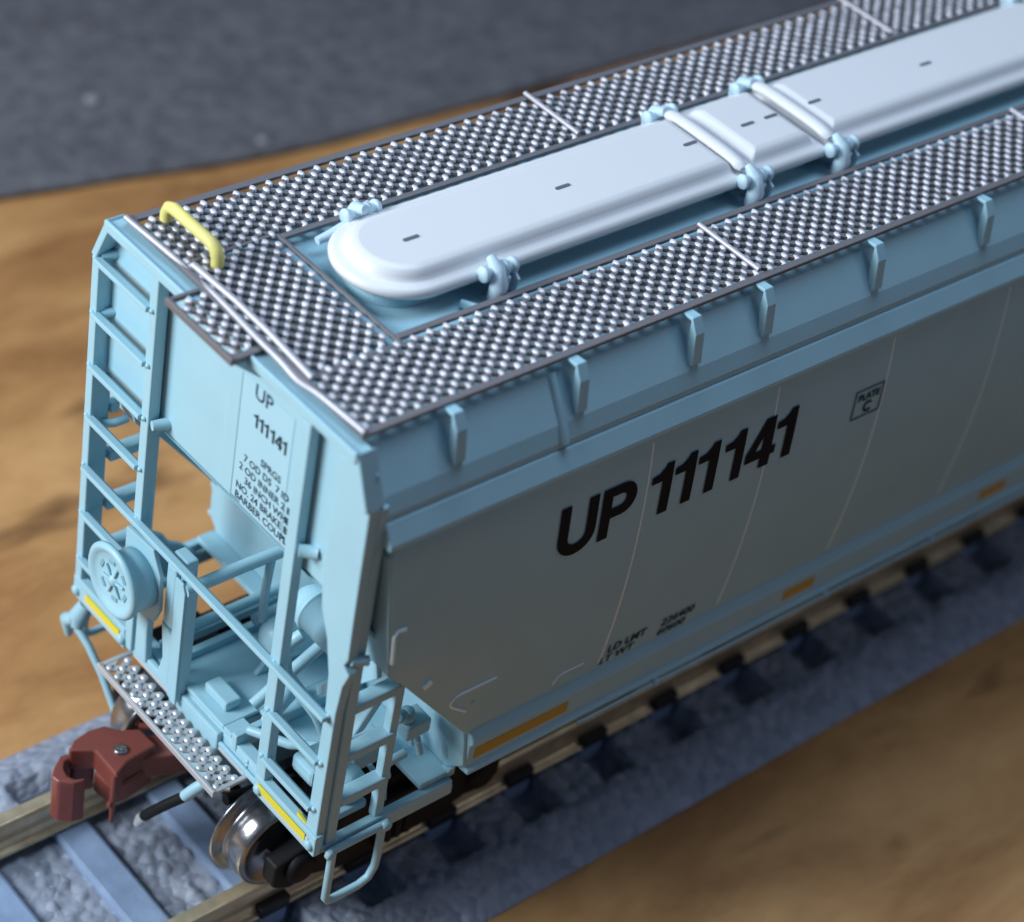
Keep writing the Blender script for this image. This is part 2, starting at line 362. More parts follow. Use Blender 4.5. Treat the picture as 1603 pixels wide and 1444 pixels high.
# outer and inner edge strips
for a, b_ in ((-.845, -.806), (.806, .845)): walk.box(.0752, 9.0, a, b_, ZW - .02, ZW)
for a, b_ in ((-.408, -.375), (.405, .436)): walk.box(.5752, 9.0, a, b_, ZW - .02, ZW)
walk.box(.555, .5750, -.44, .44, ZW - .02, ZW - .001)
for a, b_ in ((-.445, -.425), (.44, .46)): walk.box(.0752, .5398, a, b_, ZW - .02, ZW - .002)
wk = walk.build('roof_walk', STEELF, car, bevel=.004)
bars = MB(); bumps = MB()
for (ya, yb) in ((-.795, -.425), (.455, .80)):
    lattice(bars, bumps, .10, 8.95, ya, yb, .0885, .0722, ZW - .001)
lattice(bars, bumps, .10, .535, -.40, .42, .0765, .0815, ZW - .001, True)
bars.build('grating', STEELF, wk, fix=False); bumps.build('grating_studs', STEEL, wk, fix=False)
# raised joint strips
for jx in (2.325, 4.57, 6.8):
    for ya, yb in ((-.80, -.40), (.44, .84)):
        MB().tube([(jx, ya, ZW + .014), (jx, yb, ZW + .014)], .0125, 8).build('joint_strip', WORN, wk)
# bent bright lip along the end of the walk
pts = []
for i in range(41):
    y = .835 - i * 1.67 / 40
    pts.append((.056 + .012 * math.sin(y * 5), y, ZW + .004 - .012 * math.exp(-((y - .35) / .1) ** 2) - .02 * math.exp(-((y + .42) / .08) ** 2)))
MB().tube(pts, .014, 8).build('end_lip', WORN, wk)
MB().tube([(.095, .40, ZW + .016), (.105, .1, ZW + .02), (.10, -.15, ZW + .02), (.088, -.46, ZW + .008)], .016, 8).build('end_lip', WORN, wk)
# lower step platform at the end
PZ = ZW - .018
sp = MB().box(-.115, -.095, -.185, .295, PZ - .03, PZ + .006).box(-.0948, .05, -.185, -.15, PZ - .025, PZ).box(-.0948, .05, .275, .295, PZ - .025, PZ)
spo = sp.build('step_platform', STEELF, car, bevel=.004)
b2 = MB(); d2 = MB(); lattice(b2, d2, -.072, .05, -.13, .265, .0765, .0815, PZ, True)
b2.build('grating', STEELF, spo, fix=False); d2.build('grating_studs', STEEL, spo, fix=False)
MB().prism([(-.09, ZW - .05), (.05, ZW - .05), (.05, ZW - .17)], 'y', -.18, -.16).build('bracket', PAINT, spo)
# yellow grab iron
MB().tube([(.195, .75, ZW), (.195, .75, ZW + .035), (.195, .735, ZW + .07), (.195, .70, ZW + .085), (.195, .42, ZW + .085), (.195, .385, ZW + .07), (.195, .365, ZW + .035), (.195, .365, ZW)], .029, 12).build('grab_iron', YEL, car)
# ---- hatch covers
def rrect(x0, x1, hy, d, r0, r1, n=14):
    """outline inset by d; r0 and r1 are the corner radii of the left and right ends"""
    X0, X1, H = x0 + d, x1 - d, hy - d; a = max(.012, r0 - d); c = max(.012, r1 - d); a = min(a, H); c = min(c, H)
    p = arc(X1 - c, H - c, c, 0, 90, n) + arc(X0 + a, H - a, a, 90, 180, n) + arc(X0 + a, -H + a, a, 180, 270, n) + arc(X1 - c, -H + c, c, 270, 360, n)
    return p
def hatch(x0, x1, r0, r1):
    hy = .292
    lv = [(.03, 2.352), (0, 2.354), (-.004, 2.375), (.004, 2.392), (.022, 2.400), (.046, 2.401), (.060, 2.408), (.068, 2.424), (.080, 2.442), (.096, 2.453), (.12, 2.457)]
    m = MB(); vs = []; fs = []; n = None
    for d, z in lv:
        o = rrect(x0, x1, hy, d, r0, r1); n = len(o); vs += [(a, b + .015, z) for a, b in o]
    for i in range(len(lv) - 1): fs += [(i * n + k, i * n + (k + 1) % n, (i + 1) * n + (k + 1) % n, (i + 1) * n + k) for k in range(n)]
    m.add(vs, fs, True); m.add([(a, b + .015, lv[-1][1]) for a, b in rrect(x0, x1, hy, lv[-1][0], r0, r1)], [tuple(range(n))])
    c = m.build('hatch_cover', WHITE, car)
    MB().prism(rrect(x0 + .05, x1 - .05, .20, 0, max(.02, r0 - .08), max(.02, r1 - .08)), 'z', 2.262, 2.352).build('hatch_coaming', PAINT, c)
    return c
HC = [hatch(.59, 2.765, .285, .03), hatch(2.775, 3.315, .03, .03), hatch(3.325, 5.46, .03, .03), hatch(5.47, 6.0, .03, .03), hatch(6.01, 8.2, .03, .33)]
for sx, c in ((.935, 0), (1.81, 0), (2.615, 0), (3.0, 1), (3.16, 1), (3.47, 2), (4.3, 2)):
    MB().prism(arc(sx - .034, 0, .0095, 90, 270, 6) + arc(sx + .034, 0, .0095, -90, 90, 6), 'z', 2.4575, 2.4605).build('slot', SLOT, HC[c])
# battens over the joints and their latches
def batten(bx):
    m = MB(); pts = []
    for i in range(25):
        y = -.265 + .53 * i / 24; pts.append((bx, y + .015, 2.43 + .018 * (1 - (y / .265) ** 4)))
    m.tube(pts, [.024] + [.038] * 23 + [.024], 14, sq=.62); m.build('hatch_batten', WHITE, car)
for bx in (2.735, 3.335, 5.46): batten(bx)
def latch(x, sy, rod=False):
    L = empty('hatch_latch', (x, 0, 0)); L.parent = car
    f = lambda p: (p[0] * 1.25, (-.295 + (p[1] + .36) * 1.15) * -sy + .01, 2.36 + (p[2] - 2.36) * 1.2)
    a = MB(); a.tube([f((0, -.335, 2.432)), f((0, -.385, 2.41)), f((0, -.408, 2.35)), f((0, -.40, 2.29))], [.020, .034, .042, .040], 12)
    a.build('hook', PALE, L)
    a = MB(); a.tube([f((-.05, -.375, 2.395)), f((.09, -.375, 2.395))], .026, 10)
    for q in (-.045, .045, .085): a.lathe(f((q - .008, -.375, 2.395)), (1, 0, 0), [(0, -.01), (.034, -.01), (.038, .0), (.034, .014), (0, .014)], 12)
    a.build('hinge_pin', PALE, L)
    a = MB(); a.obox(f((.045, -.385, 2.325)), (.012, 0, 0), (0, .02, .01), (0, -.008, .06)); a.obox(f((.085, -.395, 2.32)), (.009, 0, 0), (0, .018, .01), (0, -.01, .05)); a.obox(f((.02, -.385, 2.275)), (.06, 0, 0), (0, .03, 0), (0, 0, .012))
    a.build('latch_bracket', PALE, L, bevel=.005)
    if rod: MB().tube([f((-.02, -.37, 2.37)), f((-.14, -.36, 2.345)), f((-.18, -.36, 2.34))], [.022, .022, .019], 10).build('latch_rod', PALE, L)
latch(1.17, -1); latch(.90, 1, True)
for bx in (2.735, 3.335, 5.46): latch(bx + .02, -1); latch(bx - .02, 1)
MB().tube([(1.0, -.30, 2.285), (1.04, -.36, 2.285)], .02, 8).build('hinge_lug', PAINT, roof)
# ---- end of the car
# end sheet
es = MB().prism([(-.985, 1.40), (-.985, 2.06), (-.90, 2.262), (.90, 2.262), (.985, 2.06), (.985, 1.40)], 'x', .07, .095).build('end_sheet', PAINT, car, bevel=.006)
MB().prism([(-.955, 1.42), (-.955, 2.20), (.035, 2.20), (.035, 1.42)], 'x', .060, .0698).build('raised_panel', PAINT, es, bevel=.004)
MB().tube([(.058, .58, 1.40), (.058, .58, 2.24)], .020, 8).build('stiffener', PAINT, es)
dc = MB().box(.0578, .0598, -.42, -.055, 1.424, 2.10).build('decal', DECAL, es)
ln = MB().box(.0576, .05775, -.059, -.053, 1.424, 2.10).build('decal_edge', LINE, es)
ln = MB().box(.0574, .05755, -.125, -.0592, 1.424, 1.433).build('decal_edge', LINE, es)
# end cap
cap = MB(); cap.box(-.02, .075, -.905, .905, 2.262, 2.285)
for sy in (-1, 1):
    c, s_ = (sy * .953, 2.16), None
    cap.prism([(sy * .90, 2.300), (sy * 1.0, 2.06), (sy * .965, 2.045), (sy * .87, 2.262)], 'x', -.012, .085)
cap.box(-.022, -.004, -.90, .90, 2.246, 2.300)
cap.build('end_cap', PAINT, car, bevel=.007)
# slope sheet, web, floor
MB().prism([(.07, 1.385), (.095, 1.385), (.83, .47), (.80, .47)], 'y', -.975, .975).build('slope_sheet', PAINT, car, bevel=.004)
web = MB().prism([(-1.02, .30), (-1.04, .17), (-.96, .10), (-.96, .02), (.96, .02), (.96, .10), (1.0, .14), (1.02, .26), (1.0, .45), (.985, .478), (-.985, .478), (-1.0, .40)], 'x', .80, .845).build('bolster_web', PAINT, car, bevel=.008)
MB().prism([(-.99, .12), (-.80, .02), (-.79, -.12), (-.84, -.12), (-.955, .0)], 'x', .78, .81).build('web_foot', PAINT, web, bevel=.006)
fl = MB().box(.045, .80, -.205, .235, .085, .11).box(.045, .16, -.27, -.2052, .085, .11).box(.25, .80, -.27, -.2052, .085, .11).box(.045, .80, .235, .275, .03, .15).box(.045, .80, -.31, -.27, .03, .13)
fl.box(.34, .80, -.60, -.3102, .045, .07).box(.70, .7995, .2752, .97, .05, .085).box(.62, .7995, -.97, -.6002, .05, .085)
floor = fl.build('shear_plate', PAINT, car, bevel=.006)
MB().box(.10, .78, .37, .42, .06, .115).build('floor_beam', PAINT, car, bevel=.008)
MB().box(.02, .80, -.20, .20, -.36, .06).build('centre_sill', PAINT, car, bevel=.01)
MB().prism([(.36, .11), (.78, .11), (.78, .48), (.62, .42)], 'y', -.02, .01).build('gusset', PAINT, car, bevel=.006)
MB().box(.10, .19, -.14, .035, .11, .165).build('striker_block', PAINT, car, bevel=.01)
MB().prism([(.40, -.08), (.40, .28), (.46, .235), (.50, .17), (.58, .12), (.68, .01), (.80, .01), (.80, -.08)], 'y', .925, .955).build('side_gusset', PAINT, car, bevel=.012)
MB().box(.15, .42, .80, .93, .0, .05).build('floor_beam', PAINT, car, bevel=.008)
# brake cylinder facing the end, reservoir and pipes
MB().lathe((.47, -.06, .36), (-1, 0, .15), [(0, .12), (.05, .115), (.085, .09), (.10, .05), (.105, 0), (.105, -.2), (0, -.2)], 30).build('brake_cylinder', PAINT, car)
MB().lathe((.47, .15, .30), (1, 0, 0), [(0, -.02), (.03, -.02), (.03, .3), (0, .3)], 16).build('brake_rod', PAINT, car)
tk = MB().lathe((.30, -.36, .93), (0, -1, 0), [(0, -.03), (.06, -.02), (.09, .01), (.105, .05), (.105, .085), (.112, .086), (.112, .098), (.105, .099), (.105, .42), (.08, .47), (0, .48)], 36).build('air_reservoir', PAINT, car)
MB().tube([(.22, -.46, .83), (.17, -.45, .80), (.15, -.44, .74), (.16, -.46, .62), (.22, -.52, .50), (.27, -.58, .40), (.30, -.62, .30)], .030, 12).build('reservoir_pipe', PAINT, tk)
MB().tube([(0.0, .12, .73), (.30, .11, .745), (.60, .09, .76)], .032, 12).build('brake_pipe', PAINT, car)
MB().tube([(.46, .09, .74), (.42, .06, .58), (.40, .03, .42)], .022, 10).build('pipe_strut', PAINT, car)
MB().tube([(.10, .36, .18), (.40, .37, .17), (.78, .37, .17)], .028, 10).build('brake_pipe', PAINT, car)
MB().tube([(.10, -.33, .33), (.34, -.34, .48), (.60, -.34, .62)], .03, 10).build('brake_pipe', PAINT, car)
MB().tube([(.12, -.30, .13), (.20, -.50, .17), (.36, -.66, .2), (.70, -.70, .22)], .024, 10).build('brake_pipe', PAINT, car)
MB().tube([(.44, -.20, .16), (.36, -.27, .23), (.27, -.30, .21), (.22, -.30, .13)], [.03, .045, .045, .03], 12).build('hose_elbow', PAINT, car)
MB().obox((.42, -.78, .62), (.03, 0, 0), (0, .04, 0), (.10, 0, .16)).build('brace_plate', PAINT, car, bevel=.01)
MB().prism([(-.95, 1.10), (-.60, .62), (-.62, .58), (-.98, 1.0)], 'x', .22, .25).build('gusset', PAINT, car, bevel=.006)
# brake valve cluster by the near corner
vb = MB().obox((.64, -.82, .36), (.07, 0, .0), (0, .06, 0), (0, 0, .045)).build('brake_valve', PAINT, car, bevel=.012)
MB().lathe((.60, -.82, .41), (0, 0, 1), [(.04, 0), (.045, .02), (.035, .05), (0, .055)], 16).build('valve_cap', PAINT, vb)
MB().lathe((.55, -.84, .46), (-.4, -.3, 1), [(.022, 0), (.03, .01), (.03, .035), (.02, .04), (0, .045)], 12).build('valve_cap', PAINT, vb)
MB().lathe((.50, -.87, .50), (-.4, -.3, 1), [(.018, 0), (.026, .01), (.026, .03), (.018, .035), (0, .04)], 12).build('valve_cap', PAINT, vb)
for yy_, zz_ in ((-.84, .30), (-.80, .27), (-.86, .26)): MB().tube([(.66, yy_, zz_), (.67, yy_ - .02, zz_ - .07)], .018, 8).build('valve_pipe', PAINT, vb)
MB().tube([(.42, -.90, .27), (.55, -.90, .28)], .022, 10).build('valve_pipe', PAINT, vb)
MB().tube([(.40, -.88, .18), (.48, -.89, .17)], [.036, .022], 12).build('valve_pipe', PAINT, vb)
MB().lathe((.28, -.80, .12), (0, -.6, 1), [(0, -.08), (.08, -.07), (.095, 0), (.095, .08), (.07, .12), (0, .13)], 20).build('dirt_collector', PAINT, vb)
MB().tube([(.46, -.78, .14), (.50, -.86, .03), (.50, -.87, -.03)], .014, 8).build('valve_pipe', PAINT, vb)
MB().box(.42, .60, -.72, -.60, .045, .19).build('mounting_plate', PAINT, vb, bevel=.01)
MB().box(.10, .30, -.80, -.64, .20, .30).build('release_valve', PAINT, vb, bevel=.02)
# ---- ladders: near and far
P1, PK = 2.0455, .297
def rung(y0, y1, z, name='rung', r=.021, x=-.005):
    n = MB(); n.obox((x, (y0 + y1) / 2, z), (.020, 0, 0), (0, abs(y1 - y0) / 2, 0), (0, 0, .014)); n.obox((x + .022, (y0 + y1) / 2, z - .014), (.008, 0, 0), (0, abs(y1 - y0) / 2, 0), (0, 0, .020))
    return n
# left (far) end ladder
lad = empty('end_ladder', (0, 0, 0)); lad.parent = car
MB().box(-.004, .10, .945, 1.0, .0, 2.06).build('stile', PAINT, lad, bevel=.007)
MB().box(-.004, .058, .495, .555, .02, 2.25).build('stile', PAINT, lad, bevel=.007)
for k in range(7):
    if k == 4: continue
    rung(.545, .965, P1 - PK * k).build('rung', PAINT, lad, bevel=.006)
for z in (1.745, 1.10, 2.06):
    MB().tube([(.02, .96, z), (.10, .90, z + .02), (.17, .90, z + .02)], .022, 8).build('standoff', PAINT, lad)
MB().tube([(.0, .47, 1.45), (.10, .44, 1.45)], [.024, .034], 10).build('standoff', PAINT, lad)
for k in range(7):
    for yy_ in (.972, .525):
        MB().lathe((-.004, yy_, P1 - PK * k + .005), (-1, 0, 0), [(.014, 0), (.012, .01), (0, .014)], 10).build('rivet', PAINT, lad)
# crossover grab bar, full width
n = rung(-.955, .955, P1 - PK * 4, x=-.018)
n.build('crossover_bar', PAINT, car, bevel=.006)
# right (near) end ladder and corner post
lad2 = empty('end_ladder', (0, 0, 0)); lad2.parent = car
MB().prism([(-1.0, 2.06), (-1.005, 1.5), (-1.01, 1.25), (-.99, 1.20), (-1.03, 1.17), (-1.0, 1.08), (-.985, .9), (-.985, 0.0), (-.905, 0.0), (-.912, .9), (-.90, 1.08), (-.86, 1.25), (-.80, 1.38), (-.78, 1.50), (-.78, 2.20), (-.90, 2.26)], 'x', .004, .058).build('corner_post', PAINT, lad2, bevel=.007)
MB().box(.0582, .11, -1.0, -.975, .05, 2.05).build('corner_post_flange', PAINT, lad2, bevel=.005)
MB().box(-.004, .05, -.595, -.525, .0, 2.22).build('stile', PAINT, lad2, bevel=.007)
for k in (5, 6): rung(-.935, -.575, P1 - PK * k).build('rung', PAINT, lad2, bevel=.006)
MB().tube([(.0, -.615, 1.56), (.06, -.66, 1.56), (.065, -.665, 1.56)], [.03, .03, .034], 10).build('standoff', PAINT, lad2)
MB().tube([(.03, -1.0, 1.23), (.10, -1.03, 1.22)], .024, 10).build('standoff', PAINT, lad2)
for k in (4, 5, 6):
    for yy_ in (-.945, -.56):
        MB().lathe((-.004 if yy_ > -.9 else .004, yy_, P1 - PK * k + .005), (-1, 0, 0), [(.015, 0), (.013, .01), (0, .014)], 10).build('rivet', PAINT, lad2)
# side ladders
for sy in (-1, 1):
    sl = empty('side_ladder', (0, 0, 0)); sl.parent = car
    a, b = sorted((sy * .935, sy * .985))
    MB().box(.345, .395, a, b, .03, .92).build('stile', PAINT, sl, bevel=.008)
    for z in (.905, .60, .31):
        a, b = sorted((sy * .925, sy * .997))
        MB().box(.1103, .372, a, b, z - .052, z).build('rung', PAINT, sl, bevel=.008)
    if sy > 0:
        for z in (1.20, 1.50, 1.80):
            MB().box(.10, .15, .93, .99, z - .05, z).build('rung', PAINT, sl, bevel=.008)
    a, b = sorted((sy * .94, sy * 1.03))
    MB().box(.02, .80, *sorted((sy * .955, sy * 1.0)), .0, .045).build('lower_rail', PAINT, sl, bevel=.008)
    MB().tube([(.05, sy * 1.022, .015), (.40, sy * 1.022, .015)], .020, 8).build('lower_rail', PAINT, sl)
    for xx in (.06, .38): MB().lathe((xx, sy * 1.035, .015), (0, sy, 0), [(.028, -.01), (.028, .01), (.015, .018), (0, .018)], 12).build('bolt', PAINT, sl)
    MB().box(.44, .82, *sorted((sy * .93, sy * .99)), -.07, -.002).build('lower_rail', PAINT, sl, bevel=.012)
    MB().box(.12, .345, *sorted((sy * .86, sy * .92)), .055, .10).build('lower_rail', PAINT, sl, bevel=.008)
    MB().tube([(.085, sy * 1.02, .0), (.085, sy * 1.02, -.32), (.10, sy * 1.02, -.345), (.13, sy * 1.02, -.352), (.28, sy * 1.02, -.352), (.335, sy * 1.02, -.33), (.365, sy * 1.02, -.27), (.37, sy * 1.02, -.2), (.37, sy * 1.02, .0)], .020, 10).build('stirrup_step', PAINT, sl)
# end sill
sill = MB().box(-.01, .04, .545, 1.0, .0, .135).box(-.01, .04, -1.0, -.53, .0, .125)
sill.box(.05, .075, -.53, .545, -.02, .055).box(.03, .0498, -.53, .545, -.025, .01).box(.05, .12, -.53, .545, .0551, .072)
so = sill.build('end_sill', PAINT, car, bevel=.008)
for a, b in ((-.93, -.57), (.585, .88)):
    MB().box(-.0135, -.0102, a - .02, b + .02, .025, .085).build('pale_label', LABW, so)
    MB().box(-.0165, -.0137, a, b, .052, .097).build('yellow_label', LABY, so)
MB().obox((.012, -.885, .118), (.006, 0, 0), (0, .05, .012), (0, 0, .016)).build('yellow_label', LABY, so)
for yy_ in (-.96, -.57, .57, .97):
    MB().lathe((-.01, yy_, .05), (-1, 0, 0), [(.028, 0), (.026, .012), (.012, .018), (0, .018)], 12).build('bolt', PAINT, so)
for yy_ in (-.4, -.15, .1, .3):
    for zz_ in (.02, .045): MB().lathe((.05, yy_, zz_), (-1, 0, 0), [(.010, 0), (.008, .006), (0, .008)], 8).build('rivet', PAINT, so)
# ---- brake wheel and stand
bw = MB()
bx, by, bz, br = -.165, .455, .60, .195
bw.lathe((bx, by, bz), (1, 0, 0), [(0, -.012), (.022, -.012), (.028, .004), (.05, .008), (.135, .004), (.15, -.004), (.165, -.016), (.182, -.016), (br, -.004), (br, .012), (br * .9, .02), (0, .02)], 48)
whl = bw.build('brake_wheel', PAINT, car)
for k in range(6):
    a = math.radians(60 * k + 20); cy, cz = by + .103 * math.cos(a), bz + .103 * math.sin(a)
    u = (0, -math.sin(a) * .024, math.cos(a) * .024); w = (0, math.cos(a) * .012, math.sin(a) * .012)
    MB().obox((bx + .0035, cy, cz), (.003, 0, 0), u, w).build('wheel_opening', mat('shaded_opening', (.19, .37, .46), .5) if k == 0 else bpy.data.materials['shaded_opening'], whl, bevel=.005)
    MB().obox((bx - .001, by + .06 * math.cos(a + .5), bz + .06 * math.sin(a + .5)), (.006, 0, 0), (0, math.cos(a + .5) * .03, math.sin(a + .5) * .03), (0, -math.sin(a + .5) * .007, math.cos(a + .5) * .007)).build('spoke', PAINT, whl, bevel=.004)
MB().lathe((-.145, by - .03, bz - .01), (1, 0, 0), [(.150, 0), (.152, .05), (.150, .11), (0, .11)], 40).build('wheel_drum', PAINT, whl)
bst = empty('brake_stand', (0, 0, 0)); bst.parent = car
MB().prism([(.56, .80), (.34, .82), (.27, .70), (.26, .50), (.30, .40), (.56, .42)], 'x', -.034, -.010).build('housing_plate', PAINT, bst, bevel=.005)
MB().box(-.005, .05, .19, .265, .42, .80).build('gear_box', PAINT, bst, bevel=.012)
MB().box(.02, .09, .15, .26, .60, .86).build('gear_box', PAINT, bst, bevel=.012)
MB().prism([(.185, .77), (.175, .02), (.105, .0), (.105, .72), (.125, .77)], 'x', -.012, .0).build('post', PAINT, bst, bevel=.004)
MB().box(.0002, .065, .105, .125, .02, .76).build('post', PAINT, bst, bevel=.004)
MB().prism([(.46, .42), (.36, .42), (.37, .25), (.36, .06), (.46, .04)], 'x', -.012, .03).build('chain_guide', PAINT, bst, bevel=.012)
MB().prism([(.28, .42), (.18, .38), (.18, .06), (.28, .08), (.25, .2)], 'x', -.002, .03).build('chain_guide', PAINT, bst, bevel=.012)
MB().box(.0, .03, .18, .44, .035, .085).build('chain_guide', PAINT, bst, bevel=.008)
# ---- end platform
ep = MB().box(-.158, -.140, -.43, .55, -.055, -.018).box(-.1398, .045, -.43, -.405, -.045, -.026).box(-.1398, .045, .525, .55, -.045, -.026).box(.03, .045, -.4048, .5248, -.045, -.026)
epo = ep.build('end_platform', mat('platform_metal', (.60, .60, .63), .48, .55, bump=.2, bscale=40, bdist=.004), car, bevel=.004)
b3 = MB(); d3 = MB()
for i in range(14):
    for j in range(3):
        y = .50 - i * .069 + (.0345 if j % 2 else 0); xx = -.115 + j * .052
        if y < -.40 or y > .52: continue
        n_ = 10; vs = []
        for rr, hh in ((1, .002), (.75, .009), (.4, .013)):
            vs += [(xx + .019 * rr * math.cos(2 * PI * q / n_), y + .022 * rr * math.sin(2 * PI * q / n_), -.034 + hh) for q in range(n_)]
        vs.append((xx, y, -.020)); fs = [(q * n_ + p, q * n_ + (p + 1) % n_, (q + 1) * n_ + (p + 1) % n_, (q + 1) * n_ + p) for q in range(2) for p in range(n_)] + [(2 * n_ + p, 2 * n_ + (p + 1) % n_, 3 * n_) for p in range(n_)]
        d3.add(vs, fs, True)
        for di, dy in ((1, .0345), (1, -.0345)):
            if j < 2:
                c = Vector((xx + .026, y + dy / 2, -.036)); d = Vector((.026, dy / 2, 0)); p = Vector((-dy, .052, 0)).normalized() * .0165
                b3.obox(c, d, p, (0, 0, .006))
b3.build('grating', epo.data.materials[0], epo, fix=False); d3.build('grating_studs', epo.data.materials[0], epo, fix=False)
# ---- coupler
top = [(-.051, .167), (-.058, .295), (-.151, .345), (-.19, .403), (-.277, .415), (-.368, .397), (-.422, .349), (-.369, .316), (-.319, .286), (-.32, .10), (-.225, .147)]
cp = MB().prism(top, 'z', -.43, -.30).build('coupler', BROWN, car, bevel=.010)
MB().prism([(-.06, .16), (-.06, .29), (-.16, .335), (-.33, .27), (-.31, .14), (-.225, .13)], 'z', -.56, -.4302).build('coupler_body', BROWN, cp, bevel=.012)
MB().obox((.05, .17, -.42), (.16, -.06, 0), (.03, .07, 0), (0, 0, .07)).build('shank', BROWN, cp, bevel=.012)
kn = [(-.40, .381), (-.441, .393), (-.514, .338), (-.548, .299), (-.538, .253), (-.484, .206), (-.433, .194), (-.414, .209), (-.462, .226), (-.482, .264), (-.472, .311), (-.442, .35), (-.40, .352)]
MB().prism(kn, 'z', -.64, -.36).build('knuckle', BROWN, cp, bevel=.016, seg=3)
MB().prism([(-.40, .395), (-.35, .40), (-.30, .36), (-.30, .30), (-.40, .345)], 'z', -.60, -.335).build('knuckle_hinge', BROWN, cp, bevel=.012)
MB().tube([(-.318, .112, -.31), (-.325, .105, -.42), (-.33, .10, -.62)], [.016, .016, .011], 6).build('trip_pin', BROWN, cp)
MB().obox((-.335, .108, -.49), (.022, .012, 0), (-.004, .010, 0), (0, 0, .016)).build('trip_lug', BROWN, cp, bevel=.004)
MB().lathe((-.215, .225, -.302), (0, 0, 1), [(.034, 0), (.034, .010), (.026, .016), (.006, .012), (0, .006)], 20).build('rivet_pin', NICKEL, cp)
MB().tube([(-.02, .36, -.36), (.06, .30, -.36)], .02, 8).build('draft_gear_lug', BROWN, cp)
# ---- hoses and cut lever
hz = MB().tube([(.0, -.33, -.05), (-.07, -.30, -.10), (-.13, -.26, -.17), (-.16, -.23, -.23)], .030, 10).build('air_hose', PAINT, car)
MB().tube([(-.16, -.23, -.23), (-.20, -.17, -.31), (-.23, -.10, -.41), (-.24, -.04, -.50)], .027, 10).build('rubber_hose', BLACK, hz)
MB().tube([(-.24, -.04, -.50), (-.243, -.02, -.54), (-.246, .0, -.59)], [.028, .03, .022], 10).build('hose_coupling', SILVER, hz)
cl = MB().tube([(.03, .93, -.03), (.0, .95, -.12), (-.02, .93, -.17)], [.04, .055, .03], 12).build('cut_lever_bracket', PAINT, car)
MB().tube([(-.02, .95, -.12), (-.03, 1.0, -.16), (-.02, 1.0, -.27)], [.035, .04, .02], 12).build('lever_handle', PAINT, cl)
MB().tube([(-.02, .93, -.17), (-.01, .84, -.22), (.0, .72, -.33), (.0, .60, -.46), (-.01, .52, -.56)], .020, 10).build('lever_rod', PAINT, cl)
MB().tube([(-.01, .52, -.56), (.02, .40, -.36), (.02, .30, -.30)], .016, 10).build('lever_rod', BLACK, cl)
# ---- truck and wheels
for tx in (.0, XE - 2.2):
    tr = empty('truck', (tx + .75, 0, 0)); tr.parent = car
    if tx == 0: tr0 = tr
    def Q(b, name, m, par, **k): o = b.build(name, m, par, **k); return o
    for ax in (-.56, .56):
        MB().tube([(ax, -.56, -.475), (ax, .56, -.475)], .045, 12).build('axle', BLACK, tr)
        for sy in (-1, 1):
            w = MB().lathe((ax, sy * .36, -.475), (0, sy, 0), [(.05, 0), (.22, .0), (.270, .008), (.292, .016), (.294, .028), (.272, .040), (.240, .052), (.236, .062), (.246, .072), (.242, .19), (.232, .205), (.215, .205), (.20, .185), (.07, .175), (.06, .205), (0, .205)], 56).build('wheel', NICKEL, tr)
            hub = MB().lathe((ax, sy * .553, -.475), (0, sy, 0), [(.07, -.02), (.05, .02), (0, .02)], 16).build('hub', CAST, tr)
    for sy in (-1, 1):
        pl = [(-.70, -.42), (-.70, -.56), (-.60, -.62), (-.48, -.60), (-.30, -.66), (.30, -.66), (.48, -.60), (.60, -.62), (.70, -.56), (.70, -.42), (.50, -.36), (.28, -.26), (.22, -.16), (-.22, -.16), (-.28, -.26), (-.50, -.36)]
        a, b = sorted((sy * .60, sy * .70))
        sf = MB().prism(pl, 'y', a, b).build('side_frame', BLACK, tr, bevel=.014)
        for q in (-.56, .56):
            MB().lathe((q, sy * .70, -.48), (0, sy, 0), [(.085, 0), (.085, .03), (.06, .045), (0, .045)], 20).build('bearing_cap', BLACK, tr)
        for q in (-.09, -.03, .03, .09): MB().lathe((q, sy * .715, -.60), (0, 0, 1), [(.025, 0), (.025, .3)], 10).build('spring', BLACK, tr)
        MB().box(-.15, .15, *sorted((sy * .66, sy * .76)), -.33, -.24).build('bolster_end', BLACK, tr, bevel=.012)
    MB().box(-.13, .13, -.60, .60, -.40, -.22).build('bolster', BLACK, tr, bevel=.01)
    MB().box(-.60, -.20, .42, .72, -.22, -.14).build('side_bearer', BLACK, tr, bevel=.02)
    MB().box(-.40, -.34, -.55, .55, -.52, -.44).build('brake_beam', BLACK, tr, bevel=.01)
    MB().tube([(-.72, -.30, -.30), (-.50, -.30, -.34), (-.3, -.3, -.34)], .03, 8).build('brake_rigging', BLACK, tr)
    MB().tube([(-.72, .30, -.30), (-.50, .30, -.34), (-.3, .3, -.34)], .03, 8).build('brake_rigging', BLACK, tr)
CRUMB = mat('pale_crumb', (.55, .53, .50), .8, bump=.5, bscale=30, bdist=.01)
for (qx, qz, r) in [(0.193, -0.589, 0.024), (0.222, -0.574, 0.018), (0.155, -0.611, 0.011)]:
    MB().lathe((qx - .75, -.575, qz), (0, 0, 1), [(0, -r), (r * .8, -r * .5), (r, 0), (r * .7, r * .6), (0, r * .9)], 8).build('glue_crumb', CRUMB, tr0)
# hopper bays seen below the sill
for hx in (2.6, 5.4, 8.2):
    MB().prism([(hx - .7, .1), (hx + .7, .1), (hx + .25, -.45), (hx - .25, -.45)], 'y', -.72, .72).build('hopper_bay', PAINT, car, bevel=.02)
